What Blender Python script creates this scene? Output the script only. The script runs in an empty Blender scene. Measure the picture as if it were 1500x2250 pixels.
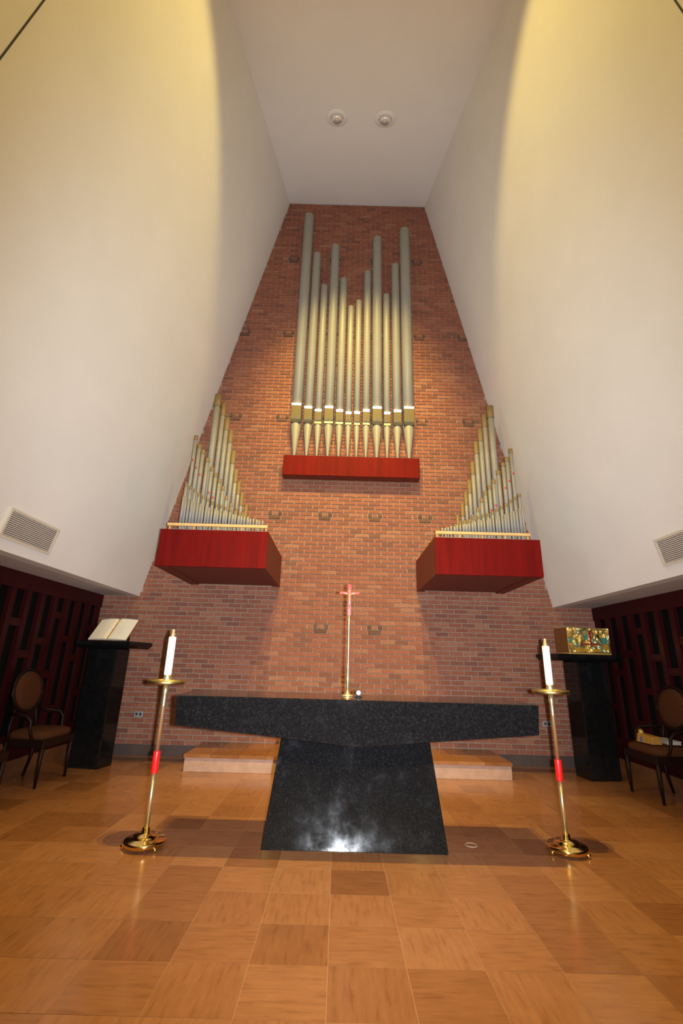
import bpy, math, random
from mathutils import Matrix, Vector

random.seed(7)
S = bpy.context.scene
COL = S.collection

# ------------------------------------------------------------------ camera
cam_data = bpy.data.cameras.new('camera')
cam = bpy.data.objects.new('camera', cam_data)
COL.objects.link(cam)
cam_data.sensor_fit = 'VERTICAL'
cam_data.sensor_height = 36.0
cam_data.sensor_width = 24.0
cam_data.lens = 1009.0 / 2250.0 * 36.0
cam_data.clip_start = 0.05
cam_data.clip_end = 100
RM = Matrix(((0.99962691, -0.02729457, 0.00102823),
             (-0.00753018, -0.31157801, -0.95019074),
             (0.02625542, 0.94982848, -0.31166730)))
cam.matrix_world = Matrix.Translation((0, 0, 1.25)) @ RM.to_4x4()
S.camera = cam

# ------------------------------------------------------------------ world, lights, exposure
world = bpy.data.worlds.new('world')
S.world = world
world.use_nodes = True
world.node_tree.nodes['Background'].inputs[0].default_value = (1.0, 0.9, 0.8, 1)
world.node_tree.nodes['Background'].inputs[1].default_value = 0.02
S.view_settings.view_transform = 'Standard'
S.view_settings.look = 'None'
S.view_settings.exposure = 0.2
S.view_settings.gamma = 1.0
S.view_settings.use_curve_mapping = False

TUNGSTEN = (1.0, 0.75, 0.20)
ALTAR_W = 820.0         # each spot aimed at the altar
BRICK_W = 1350.0         # each spot aimed at the brick wall
WASH_W = 218.0          # each lamp that washes a side wall
FLASH_W = 1250.0         # the camera's flash, beside the lens
NAVE_FILL_W = 75.0          # each added fill lamp over the nave


def light(name, kind, loc, energy, color, target=None, **kw):
    d = bpy.data.lights.new(name, kind)
    d.energy = energy
    d.color = color
    for k, v in kw.items():
        setattr(d, k, v)
    o = bpy.data.objects.new(name, d)
    o.location = loc
    if target is not None:
        o.rotation_euler = (Vector(target) - Vector(loc)).to_track_quat('-Z', 'Y').to_euler()
    COL.objects.link(o)
    return o


fl_dir = RM @ Vector((0, 0, -1))
fpos = Vector((0.085, 0.0, 1.26))
light('camera_flash', 'SPOT', fpos, FLASH_W, (0.88, 0.93, 1.0), fpos + fl_dir,
      spot_size=math.radians(114), spot_blend=0.8, shadow_soft_size=0.02).scale = (0.77, 1.0, 1.0)

CX = 0.13               # the chancel's axis of symmetry
YW = 6.90               # face of the brick wall

# ------------------------------------------------------------------ helpers


class MB:
    """collects polygons; build() links them as one mesh object"""

    def __init__(self):
        self.v, self.f, self.smooth = [], [], []

    def poly(self, pts, smooth=False):
        n = len(self.v)
        self.v += [tuple(p) for p in pts]
        self.f.append(tuple(range(n, n + len(pts))))
        self.smooth.append(smooth)
        return self

    def hexa(self, p):
        """8 corners: bottom 0-3 counter-clockwise, top 4-7"""
        n = len(self.v)
        self.v += [tuple(q) for q in p]
        for f in ((3, 2, 1, 0), (4, 5, 6, 7), (0, 1, 5, 4), (1, 2, 6, 5), (2, 3, 7, 6), (3, 0, 4, 7)):
            self.f.append(tuple(n + i for i in f))
            self.smooth.append(False)
        return self

    def box(self, x0, x1, y0, y1, z0, z1):
        return self.hexa([(x0, y0, z0), (x1, y0, z0), (x1, y1, z0), (x0, y1, z0),
                          (x0, y0, z1), (x1, y0, z1), (x1, y1, z1), (x0, y1, z1)])

    def prism(self, poly, z0, z1):
        """poly: xy counter-clockwise"""
        n = len(self.v)
        k = len(poly)
        self.v += [(x, y, z0) for x, y in poly] + [(x, y, z1) for x, y in poly]
        self.f.append(tuple(n + i for i in reversed(range(k))))
        self.f.append(tuple(n + k + i for i in range(k)))
        self.smooth += [False, False]
        for i in range(k):
            j = (i + 1) % k
            self.f.append((n + i, n + j, n + k + j, n + k + i))
            self.smooth.append(False)
        return self

    def lathe(self, prof, c=(0, 0), seg=20, cap=True, sx=1.0, sy=1.0):
        """prof: (r, z) from bottom to top"""
        n = len(self.v)
        for r, z in prof:
            for i in range(seg):
                a = 2 * math.pi * i / seg
                self.v.append((c[0] + sx * r * math.cos(a), c[1] + sy * r * math.sin(a), z))
        for k in range(len(prof) - 1):
            for i in range(seg):
                j = (i + 1) % seg
                a, b = n + k * seg, n + (k + 1) * seg
                self.f.append((a + i, a + j, b + j, b + i))
                self.smooth.append(True)
        if cap:
            self.f.append(tuple(n + i for i in reversed(range(seg))))
            m = n + (len(prof) - 1) * seg
            self.f.append(tuple(m + i for i in range(seg)))
            self.smooth += [False, False]
        return self

    def tube(self, path, radii, seg=10, flat=1.0):
        """round bar along a path"""
        if not hasattr(radii, '__len__'):
            radii = [radii] * len(path)
        P = [Vector(p) for p in path]
        n = len(self.v)
        ref = Vector((0, 0, 1))
        for i, p in enumerate(P):
            d = (P[min(i + 1, len(P) - 1)] - P[max(i - 1, 0)]).normalized()
            r0 = ref if abs(d.dot(ref)) < 0.95 else Vector((1, 0, 0))
            u = d.cross(r0).normalized()
            w = u.cross(d).normalized()
            for k in range(seg):
                a = 2 * math.pi * k / seg
                self.v.append(tuple(p + radii[i] * (math.cos(a) * u + flat * math.sin(a) * w)))
        for i in range(len(P) - 1):
            for k in range(seg):
                j = (k + 1) % seg
                a, b = n + i * seg, n + (i + 1) * seg
                self.f.append((a + k, b + k, b + j, a + j))
                self.smooth.append(True)
        m = n + (len(P) - 1) * seg
        self.f.append(tuple(n + i for i in range(seg)))
        self.f.append(tuple(m + i for i in reversed(range(seg))))
        self.smooth += [False, False]
        return self

    def ball(self, c, r, seg=14, rings=8, s=(1, 1, 1)):
        n0 = len(self.v)
        prof = [(r * math.sin(math.pi * (k + 0.02) / (rings + 0.04)), -r * math.cos(math.pi * (k + 0.02) / (rings + 0.04)))
                for k in range(rings + 1)]
        self.lathe(prof, (0, 0), seg)
        for i in range(n0, len(self.v)):
            x, y, z = self.v[i]
            self.v[i] = (c[0] + x * s[0], c[1] + y * s[1], c[2] + z * s[2])
        return self

    def mesh(self, name, mat, off=(0, 0, 0)):
        me = bpy.data.meshes.new(name)
        me.from_pydata([(x - off[0], y - off[1], z - off[2]) for x, y, z in self.v], [], self.f)
        me.polygons.foreach_set('use_smooth', self.smooth)
        me.materials.append(mat)
        me.update()
        return me

    def build(self, name, mat, parent=None, loc=None, local=False, bevel=0.0, kind=None):
        """vertices are world coordinates unless local; the origin goes to loc or the thing's base"""
        top = parent
        while top is not None and top.parent is not None:
            top = top.parent
        if local:
            off = (0, 0, 0)
        elif top is not None:
            off = tuple(top.location)
        else:
            off = loc or (0, 0, 0)
        o = bpy.data.objects.new(name, self.mesh(name, mat, off))
        COL.objects.link(o)
        if parent is not None:
            o.parent = parent
        elif loc:
            o.location = loc
        if bevel:
            m = o.modifiers.new('edge', 'BEVEL')
            m.width = bevel
            m.segments = 2
            m.limit_method = 'ANGLE'
            m.angle_limit = math.radians(40)
        if kind:
            o['kind'] = kind
        return o


def tag(o, label, cat, group=None, kind=None):
    o['label'] = label
    o['category'] = cat
    if group:
        o['group'] = group
    if kind:
        o['kind'] = kind
    return o


def thing(name, label, cat, loc, rz=0.0, group=None):
    o = bpy.data.objects.new(name, None)
    o.empty_display_size = 0.1
    o.location = loc
    o.rotation_euler = (0, 0, rz)
    COL.objects.link(o)
    return tag(o, label, cat, group)


ORD = ['first', 'second', 'third', 'fourth', 'fifth', 'sixth', 'seventh', 'eighth', 'ninth', 'tenth', 'eleventh',
       'twelfth', 'thirteenth', 'fourteenth', 'fifteenth', 'sixteenth', 'seventeenth', 'eighteenth', 'nineteenth',
       'twentieth']
ORD += ['twenty-' + w for w in ORD[:9]] + ['thirtieth'] + ['thirty-' + w for w in ORD[:9]] + ['fortieth']

# ------------------------------------------------------------------ materials


def new_mat(name):
    m = bpy.data.materials.new(name)
    m.use_nodes = True
    nt = m.node_tree
    return m, nt, nt.nodes['Principled BSDF'], nt.links


def N(nt, kind, **kw):
    n = nt.nodes.new(kind)
    for k, v in kw.items():
        setattr(n, k, v)
    return n


def ramp(nt, stops, fac):
    r = N(nt, 'ShaderNodeValToRGB')
    el = r.color_ramp.elements
    while len(el) > 1:
        el.remove(el[-1])
    el[0].position = stops[0][0]
    el[0].color = (*stops[0][1], 1)
    for p, c in stops[1:]:
        e = el.new(p)
        e.color = (*c, 1)
    nt.links.new(fac, r.inputs[0])
    return r.outputs[0]


def noise(nt, vec, scale, detail=4, rough=0.6):
    n = N(nt, 'ShaderNodeTexNoise')
    n.inputs['Scale'].default_value = scale
    n.inputs['Detail'].default_value = detail
    n.inputs['Roughness'].default_value = rough
    if vec is not None:
        nt.links.new(vec, n.inputs['Vector'])
    return n


def mapped(nt, src, scale):
    mp = N(nt, 'ShaderNodeMapping')
    mp.inputs['Scale'].default_value = scale
    nt.links.new(src, mp.inputs['Vector'])
    return mp.outputs[0]


def bump(nt, b, height, strength=0.2, dist=0.01):
    bp = N(nt, 'ShaderNodeBump')
    bp.inputs['Strength'].default_value = strength
    bp.inputs['Distance'].default_value = dist
    nt.links.new(height, bp.inputs['Height'])
    nt.links.new(bp.outputs[0], b.inputs['Normal'])


def plain(name, color, rough=0.5, metal=0.0, spec=0.5, var=0.08, vscale=8.0, coat=0.0, bumpy=0.0):
    m, nt, b, L = new_mat(name)
    tc = N(nt, 'ShaderNodeTexCoord')
    n = noise(nt, tc.outputs['Object'], vscale)
    lo = tuple(c * (1 - var) for c in color)
    hi = tuple(min(1, c * (1 + var)) for c in color)
    L.new(ramp(nt, [(0.3, lo), (0.7, hi)], n.outputs['Fac']), b.inputs['Base Color'])
    b.inputs['Roughness'].default_value = rough
    b.inputs['Metallic'].default_value = metal
    b.inputs['Specular IOR Level'].default_value = spec
    b.inputs['Coat Weight'].default_value = coat
    if bumpy:
        n2 = noise(nt, tc.outputs['Object'], vscale * 6)
        bump(nt, b, n2.outputs['Fac'], bumpy)
    return m


def rnd_source(nt, stuff):
    """a value 0..1 per piece: the object's own random number, or the stored one of a joined mesh"""
    if stuff:
        a = N(nt, 'ShaderNodeAttribute', attribute_name='piece_rnd')
        return a.outputs['Fac']
    return N(nt, 'ShaderNodeObjectInfo').outputs['Random']


def brick_mat(name, stuff, dark=False):
    m, nt, b, L = new_mat(name)
    tc = N(nt, 'ShaderNodeTexCoord')
    r = rnd_source(nt, stuff)
    if dark:
        stops = [(0.0, (0.125, 0.062, 0.046)), (1.0, (0.17, 0.085, 0.058))]
    else:
        stops = [(0.0, (0.205, 0.085, 0.060)), (0.12, (0.255, 0.096, 0.062)), (0.4, (0.29, 0.104, 0.065)), (0.7, (0.31, 0.114, 0.070)),
                 (0.9, (0.325, 0.128, 0.078)), (1.0, (0.355, 0.16, 0.10))]
    c = ramp(nt, stops, r)
    n = noise(nt, tc.outputs['Object'], 22, 5)
    mx = N(nt, 'ShaderNodeMix', data_type='RGBA', blend_type='MULTIPLY')
    mx.inputs[0].default_value = 0.55
    L.new(c, mx.inputs[6])
    L.new(ramp(nt, [(0.3, (0.62, 0.60, 0.60)), (0.65, (1.08, 1.05, 1.02))], n.outputs['Fac']), mx.inputs[7])
    L.new(mx.outputs[2], b.inputs['Base Color'])
    b.inputs['Roughness'].default_value = 0.8
    b.inputs['Specular IOR Level'].default_value = 0.25
    n2 = noise(nt, tc.outputs['Object'], 90, 3)
    bump(nt, b, n2.outputs['Fac'], 0.35, 0.004)
    return m


def tile_mat(name, stuff):
    m, nt, b, L = new_mat(name)
    uv = N(nt, 'ShaderNodeUVMap')
    r = rnd_source(nt, stuff)
    comb = N(nt, 'ShaderNodeCombineXYZ')
    mul = N(nt, 'ShaderNodeMath', operation='MULTIPLY')
    mul.inputs[1].default_value = 37.0
    L.new(r, mul.inputs[0])
    L.new(mul.outputs[0], comb.inputs[0])
    L.new(mul.outputs[0], comb.inputs[1])
    add = N(nt, 'ShaderNodeVectorMath', operation='ADD')
    L.new(uv.outputs[0], add.inputs[0])
    L.new(comb.outputs[0], add.inputs[1])
    v1 = noise(nt, mapped(nt, add.outputs[0], (1.2, 9.0, 1)), 1.6, 5)
    v2 = noise(nt, mapped(nt, add.outputs[0], (2.0, 2.0, 1)), 1.2, 4)
    base = ramp(nt, [(0.0, (0.21, 0.085, 0.033)), (0.25, (0.27, 0.113, 0.046)), (0.65, (0.30, 0.128, 0.053)), (1.0, (0.335, 0.15, 0.066))], r)
    mx = N(nt, 'ShaderNodeMix', data_type='RGBA', blend_type='MULTIPLY')
    mx.inputs[0].default_value = 0.75
    L.new(base, mx.inputs[6])
    L.new(ramp(nt, [(0.28, (0.66, 0.58, 0.52)), (0.45, (0.94, 0.92, 0.90)), (0.7, (1.12, 1.1, 1.06))], v1.outputs['Fac']), mx.inputs[7])
    mx2 = N(nt, 'ShaderNodeMix', data_type='RGBA', blend_type='MULTIPLY')
    mx2.inputs[0].default_value = 0.4
    L.new(mx.outputs[2], mx2.inputs[6])
    L.new(ramp(nt, [(0.3, (0.8, 0.75, 0.7)), (0.7, (1.1, 1.1, 1.1))], v2.outputs['Fac']), mx2.inputs[7])
    L.new(mx2.outputs[2], b.inputs['Base Color'])
    tc = N(nt, 'ShaderNodeTexCoord')
    geo = N(nt, 'ShaderNodeNewGeometry')
    nr = noise(nt, geo.outputs['Position'], 3.0, 6)
    rr = N(nt, 'ShaderNodeMapRange')
    rr.inputs['To Min'].default_value = 0.10
    rr.inputs['To Max'].default_value = 0.26
    L.new(nr.outputs['Fac'], rr.inputs['Value'])
    L.new(rr.outputs[0], b.inputs['Roughness'])
    b.inputs['Specular IOR Level'].default_value = 0.5
    nb = noise(nt, geo.outputs['Position'], 5.0, 2)
    bump(nt, b, nb.outputs['Fac'], 0.04, 0.02)
    return m


def wood_mat(name, c0, c1, rough=0.3, scale=(14, 14, 1.2), coat=0.3, spec=0.4):
    m, nt, b, L = new_mat(name)
    tc = N(nt, 'ShaderNodeTexCoord')
    v = mapped(nt, tc.outputs['Object'], scale)
    n = noise(nt, v, 1.0, 5)
    n2 = noise(nt, mapped(nt, tc.outputs['Object'], tuple(s * 6 for s in scale)), 1.0, 3)
    mx = N(nt, 'ShaderNodeMix', data_type='RGBA')
    mx.inputs[0].default_value = 0.25
    L.new(ramp(nt, [(0.3, c0), (0.7, c1)], n.outputs['Fac']), mx.inputs[6])
    L.new(ramp(nt, [(0.3, c0), (0.7, c1)], n2.outputs['Fac']), mx.inputs[7])
    L.new(mx.outputs[2], b.inputs['Base Color'])
    b.inputs['Roughness'].default_value = rough
    b.inputs['Specular IOR Level'].default_value = spec
    b.inputs['Coat Weight'].default_value = coat
    b.inputs['Coat Roughness'].default_value = 0.2
    return m


def granite_mat(name, smudges=True):
    m, nt, b, L = new_mat(name)
    tc = N(nt, 'ShaderNodeTexCoord')
    sp = noise(nt, tc.outputs['Object'], 70, 3, 0.8)
    cl = noise(nt, tc.outputs['Object'], 6, 6, 0.65)
    c1 = ramp(nt, [(0.35, (0.004, 0.004, 0.0045)), (0.56, (0.008, 0.008, 0.009)), (0.72, (0.022, 0.0225, 0.025))], sp.outputs['Fac'])
    mx = N(nt, 'ShaderNodeMix', data_type='RGBA', blend_type='ADD')
    mx.inputs[0].default_value = 0.8 if smudges else 0.4
    L.new(c1, mx.inputs[6])
    L.new(ramp(nt, [(0.58, (0, 0, 0)), (0.70, (0.010, 0.011, 0.013)), (0.82, (0.06, 0.064, 0.072))], cl.outputs['Fac']), mx.inputs[7])
    L.new(mx.outputs[2], b.inputs['Base Color'])
    rr = N(nt, 'ShaderNodeMapRange')
    rr.inputs['From Min'].default_value = 0.35
    rr.inputs['From Max'].default_value = 0.75
    rr.inputs['To Min'].default_value = 0.05
    rr.inputs['To Max'].default_value = 0.15 if smudges else 0.12
    L.new(cl.outputs['Fac'], rr.inputs['Value'])
    L.new(rr.outputs[0], b.inputs['Roughness'])
    b.inputs['Specular IOR Level'].default_value = 0.4
    return m


def emit(name, color, strength):
    m, nt, b, L = new_mat(name)
    b.inputs['Base Color'].default_value = (*color, 1)
    b.inputs['Emission Color'].default_value = (*color, 1)
    b.inputs['Emission Strength'].default_value = strength
    return m


M = dict(
    plaster=plain('plaster', (0.80, 0.775, 0.735), 0.85, spec=0.2, var=0.025, vscale=1.5, bumpy=0.03),
    ceiling=plain('ceiling_plaster', (0.84, 0.81, 0.77), 0.9, spec=0.2, var=0.02, vscale=1.5, bumpy=0.05),
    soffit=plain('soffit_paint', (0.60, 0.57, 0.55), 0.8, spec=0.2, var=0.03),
    joint=plain('dark_joint', (0.05, 0.045, 0.04), 0.8),
    mortar=plain('mortar', (0.33, 0.245, 0.175), 0.95, spec=0.1, var=0.12, vscale=30),
    base=plain('dark_wall_base', (0.085, 0.052, 0.042), 0.6, var=0.15),
    grout=plain('grout', (0.36, 0.20, 0.11), 0.7, var=0.1, vscale=20),
    brick=brick_mat('brick_clay', False), brick_s=brick_mat('brick_clay_joined', True),
    brick_d=brick_mat('brick_dark_clay', False, True), brick_ds=brick_mat('brick_dark_clay_joined', True, True),
    tile=tile_mat('floor_marble', False), tile_s=tile_mat('floor_marble_joined', True),
    cherry=wood_mat('cherry_wood', (0.085, 0.002, 0.0015), (0.185, 0.004, 0.003), 0.6, (7, 7, 0.5), 0.0, 0.1),
    cherry_side=wood_mat('cherry_wood_side', (0.13, 0.026, 0.015), (0.17, 0.034, 0.019), 0.5, (9, 9, 0.8), 0.0, 0.2),
    cherry_dark=wood_mat('dark_red_wood', (0.028, 0.0022, 0.003), (0.042, 0.0032, 0.004), 0.5, (12, 12, 1.0), 0.0, 0.2),
    black=plain('black_backing', (0.005, 0.005, 0.005), 0.8, spec=0.1),
    granite=granite_mat('black_granite'), granite_clean=granite_mat('black_granite_polished', False),
    ledge=plain('dark_floor_marble', (0.20, 0.08, 0.032), 0.35, var=0.2, vscale=6),
    stand=plain('polished_black_stone', (0.006, 0.006, 0.0065), 0.10, spec=0.4, var=0.3, vscale=20),
    step=plain('step_marble', (0.40, 0.25, 0.185), 0.3, var=0.12, vscale=10),
    brass=plain('polished_brass', (0.90, 0.74, 0.40), 0.32, 0.88, var=0.06),
    brass_base=plain('bright_brass', (0.80, 0.57, 0.21), 0.16, 1.0, var=0.06),
    brass_dull=plain('satin_brass', (0.52, 0.37, 0.15), 0.38, 1.0, var=0.12, vscale=20),
    bronze=plain('bronze_panel', (0.36, 0.20, 0.07), 0.42, 0.8, var=0.12),
    zinc=plain('pipe_metal', (0.29, 0.275, 0.23), 0.5, 0.12, var=0.04, vscale=3),
    zinc_small=plain('small_pipe_metal', (0.29, 0.28, 0.265), 0.55, 0.12, var=0.08, vscale=10),
    lip=plain('shaded_lip_metal', (0.11, 0.082, 0.035), 0.6, 0.1, var=0.06),  # darker than the pipe body: shade of the down-facing lip put into the colour
    bright=plain('highlight_tin', (0.92, 0.92, 0.92), 0.42, 0.95, var=0.02),  # pale so the lip crease reads as a flash highlight
    slot=plain('dark_slot', (0.03, 0.028, 0.025), 0.7),
    collar=plain('pipe_collar', (0.23, 0.16, 0.075), 0.65, 0.1, var=0.15, vscale=30),
    red=plain('red_enamel', (0.75, 0.012, 0.012), 0.35, var=0.05, coat=0.5),
    felt=plain('red_felt', (0.5, 0.03, 0.03), 0.8),
    pine=plain('pale_wood', (0.66, 0.42, 0.17), 0.5, var=0.1, vscale=20),
    toe=plain('grey_toe_board', (0.36, 0.34, 0.33), 0.6, var=0.1),
    wax=plain('white_wax', (0.88, 0.85, 0.78), 0.4, var=0.02),
    paper=plain('book_paper', (0.92, 0.82, 0.62), 0.7, var=0.03),
    gilt=plain('gilt_edge', (0.80, 0.52, 0.14), 0.4, 0.6, var=0.1),
    leather=plain('book_leather', (0.10, 0.03, 0.02), 0.5),
    walnut=wood_mat('chair_wood', (0.009, 0.003, 0.002), (0.015, 0.005, 0.003), 0.5, (10, 10, 10), 0.0, 0.2),
    uphol=plain('chair_upholstery', (0.075, 0.026, 0.009), 0.9, spec=0.15, var=0.12, vscale=40, bumpy=0.2),
    chrome=plain('chrome_reflector', (0.92, 0.91, 0.90), 0.22, 0.75, var=0.02),
    grille=plain('grille_paint', (0.66, 0.60, 0.48), 0.5, var=0.04),
    grille_slat=plain('grille_slat_paint', (0.62, 0.57, 0.50), 0.5, var=0.05),
    grille_back=plain('grille_recess', (0.12, 0.10, 0.085), 0.8),
    plate=plain('outlet_plate', (0.36, 0.38, 0.40), 0.4, 0.3),
    mic=plain('black_plastic', (0.015, 0.015, 0.016), 0.45),
    mesh=plain('pale_grille', (0.62, 0.66, 0.72), 0.5, var=0.1, vscale=200),
    teal=plain('teal_enamel', (0.08, 0.36, 0.30), 0.2, 0.3, var=0.3, vscale=25, coat=0.6),
    amber=plain('amber_enamel', (0.85, 0.42, 0.05), 0.2, 0.5, var=0.25, vscale=25, coat=0.6),
    rust=plain('rust_enamel', (0.30, 0.03, 0.015), 0.3, 0.2, coat=0.4),
    white=plain('white_print_paper', (0.45, 0.44, 0.41), 0.7),
    tan=plain('tan_card', (0.42, 0.20, 0.035), 0.7, var=0.15, vscale=30),
    blue=plain('blue_print', (0.07, 0.12, 0.32), 0.6), green=plain('green_print', (0.16, 0.34, 0.03), 0.6),
    lampcan=plain('lamp_can', (0.10, 0.09, 0.08), 0.5, 0.3),
)

# ------------------------------------------------------------------ the shell
XL0, XL1 = -2.98, -1.222        # left sloping wall: x at z 2.11 and at z 10.07
XR0, XR1 = 3.172, 1.498
Z0, Z1 = 2.11, 10.07
CS = 0.37                       # the ceiling climbs towards the brick wall
YB = -6.0                       # back of the nave


def wall_x(side, z):
    t = (z - Z0) / (Z1 - Z0)
    return XL0 + (XL1 - XL0) * t if side < 0 else XR0 + (XR1 - XR0) * t


def ceil_z(y):
    return Z1 - CS * (YW - y)


LAT_L, LAT_R = -3.50, 3.74

# brick wall backing (mortar)
mb = MB()
mb.box(LAT_L - 0.3, LAT_R + 0.3, YW + 0.012, YW + 0.25, 0, Z0 + 0.15)
xl, xr = wall_x(-1, Z0) - 0.12, wall_x(1, Z0) + 0.12
xl1, xr1 = wall_x(-1, Z1) - 0.12, wall_x(1, Z1) + 0.12
mb.hexa([(xl, YW + 0.012, Z0 + 0.15), (xr, YW + 0.012, Z0 + 0.15), (xr, YW + 0.25, Z0 + 0.15), (xl, YW + 0.25, Z0 + 0.15),
         (xl1, YW + 0.012, Z1 + 0.2), (xr1, YW + 0.012, Z1 + 0.2), (xr1, YW + 0.25, Z1 + 0.2), (xl1, YW + 0.25, Z1 + 0.2)])
wall_back = mb.build('wall_back', M['mortar'], loc=(CX, YW, 0), kind='structure')

# bricks, running bond
BL_, BH_ = 0.1975, 0.0662
BD = 0.030
rows = {}
pieces = []                     # x0, x1, z0, z1, dark
motif_x = [CX + s * d for d in (0.395, 1.185, 1.975) for s in (-1, 1)]
motif_z = [1.655 + 0.8606 * k for k in range(10)]
nrow = int((Z1 - 0.13) / BH_) + 1
dark_st = {}                    # course -> centres of dark stretchers
dark_hd = {}
for mz in motif_z:
    r = int(round((mz - 0.13 - BH_ / 2) / BH_))
    mx_ = motif_x if mz > 3 else motif_x[:2]
    dark_st.setdefault(r, []).extend(mx_)
    dark_hd.setdefault(r + 1, []).extend(mx_)


def x_span(z):
    if z < Z0 + 0.02:
        return LAT_L - 0.05, LAT_R + 0.05
    return wall_x(-1, z) + 0.0, wall_x(1, z) - 0.0


J = 0.010
for r in range(nrow):
    z0 = 0.13 + r * BH_
    z1 = z0 + BH_ - J
    if z1 > Z1:
        break
    xa, xb = x_span(z0 + BH_ / 2)
    # in courses with dark stretchers a brick is centred on each motif
    off = motif_x[1] - BL_ / 2 + (0 if (r - int(round((motif_z[0] - 0.13 - BH_ / 2) / BH_))) % 2 == 0 else BL_ / 2)
    k0 = math.floor((xa - off) / BL_)
    x = off + k0 * BL_
    while x < xb:
        a, b = max(x, xa), min(x + BL_ - J, xb)
        c = x + BL_ / 2
        if b - a > 0.025:
            if any(abs(c - q) < 0.03 for q in dark_st.get(r, ())):
                pieces.append((a, b, z0, z1, 1))
            else:
                near = [q for q in dark_hd.get(r, ()) if abs(abs(c - q) - BL_ / 2) < 0.03]
                if near and b - a > 0.15:
                    s = 1 if c > near[0] else -1
                    q = near[0]
                    cut = sorted([q + s * 0.002, q + s * 0.042, q + s * 0.115, q + s * 0.19])
                    names = [0, 1, 0]
                    for i in range(3):
                        pieces.append((cut[i] + (J / 2 if i else 0), cut[i + 1] - (J / 2 if i < 2 else 0), z0, z1, names[i]))
                else:
                    pieces.append((a, b, z0, z1, 0))
        x += BL_


def pix(p):
    c = RM.transposed() @ (Vector(p) - Vector((0, 0, 1.25)))
    return c.x / -c.z, -c.y / -c.z


def brick_rank(p):
    x, z = (p[0] + p[1]) / 2, (p[2] + p[3]) / 2
    full = (p[1] - p[0]) > 0.15 or p[4]
    hid = (-1.9 < x < 2.2 and z < 1.06 and not (z > 0.5 and abs(x - CX) > 1.8 and z > 0.7)) or (abs(x - CX) < 1.95 and z < 1.04)
    hid = hid or x < -3.05 or x > 3.3 or (z < 1.45 and (x < -2.75 or x > 3.0))
    hid = hid or (1.9 < z < 2.9 and (-2.3 < x < -0.9 or 1.15 < x < 2.5))
    d = (Vector((x, YW, z)) - Vector((0, 0, 1.25))).length
    return (1 if hid else 0, 0 if full else 1, d)


order = sorted(range(len(pieces)), key=lambda i: brick_rank(pieces[i]))
single = set(order[:300])
bcache = {}
st_v, st_f, st_r, st_m = [], [], [], []
for i, (a, b, z0, z1, dk) in enumerate(pieces):
    proud = random.uniform(-0.002, 0.002) + (0.010 if dk else 0.0)
    yf = YW - proud
    if i in single:
        key = (round(b - a, 3), dk)
        if key not in bcache:
            w, h, e = (b - a) / 2, (z1 - z0) / 2, 0.003
            m = MB()
            yb = 0.02
            fr = [(-w + e, 0, -h + e), (w - e, 0, -h + e), (w - e, 0, h - e), (-w + e, 0, h - e)]
            md = [(-w, e, -h), (w, e, -h), (w, e, h), (-w, e, h)]
            bk = [(x_, yb, z_) for x_, y_, z_ in md]
            m.poly(fr)
            for ring in ((fr, md), (md, bk)):
                for k in range(4):
                    j = (k + 1) % 4
                    m.poly([ring[0][j], ring[0][k], ring[1][k], ring[1][j]])
            bcache[key] = m.mesh('brick', M['brick_d'] if dk else M['brick'])
        o = bpy.data.objects.new('brick', bcache[key])
        COL.objects.link(o)
        o.parent = wall_back
        o.location = ((a + b) / 2 - CX, yf - YW, (z0 + z1) / 2)
    else:
        n = len(st_v)
        e = 0.003
        st_v += [(a + e, yf, z0 + e), (b - e, yf, z0 + e), (b - e, yf, z1 - e), (a + e, yf, z1 - e),
                 (a, yf + 0.02, z0), (b, yf + 0.02, z0), (b, yf + 0.02, z1), (a, yf + 0.02, z1)]
        st_f += [(n, n + 1, n + 2, n + 3), (n + 1, n, n + 4, n + 5), (n + 2, n + 1, n + 5, n + 6),
                 (n + 3, n + 2, n + 6, n + 7), (n, n + 3, n + 7, n + 4)]
        rv = random.random()
        st_r += [rv] * 5
        st_m += [dk] * 5
me = bpy.data.meshes.new('bricks')
me.from_pydata([(x - CX, y - YW, z) for x, y, z in st_v], [], st_f)
me.materials.append(M['brick_s'])
me.materials.append(M['brick_ds'])
me.polygons.foreach_set('material_index', st_m)
at = me.attributes.new('piece_rnd', 'FLOAT', 'FACE')
at.data.foreach_set('value', st_r)
o = bpy.data.objects.new('brickwork', me)
COL.objects.link(o)
o.parent = wall_back
o['kind'] = 'stuff'

# dark stone base along the brick wall
MB().box(LAT_L, LAT_R, YW - 0.012, YW + 0.02, 0, 0.128).build('baseboard_back', M['base'], loc=(CX, YW, 0), kind='structure')

# floor with tiles
floor = MB().box(-7, 7.2, YB, YW + 0.25, -0.2, -0.0015).build('floor', M['grout'], loc=(CX, 0, 0), kind='structure')
TS = 0.342
TY = 0.325
tiles = []
ix = range(-13, 13)
for i in ix:
    for j in range(-16, 15):
        x0, y0 = -0.008 + i * TS, 2.503 + j * TY
        if x0 > LAT_R or x0 + TS < LAT_L or y0 > YW or y0 < YB:
            continue
        if y0 + TY > YW - 0.01:
            continue
        tiles.append((i, j, x0, y0))


def tile_rank(t):
    x, y = t[2] + TS / 2, t[3] + TY / 2
    u, v = pix((x, y, 0))
    c = RM.transposed() @ (Vector((x, y, -1.25)))
    if c.z > -0.3:
        return (2, 0)
    inside = abs(u) < 0.82 and v < 1.25
    hid = (-0.5 < x < 0.8 and 3.8 < y < 6.8) or (-1.7 < x < 2.0 and y > 6.0)
    return (0 if inside and not hid else 1, y)


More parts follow.
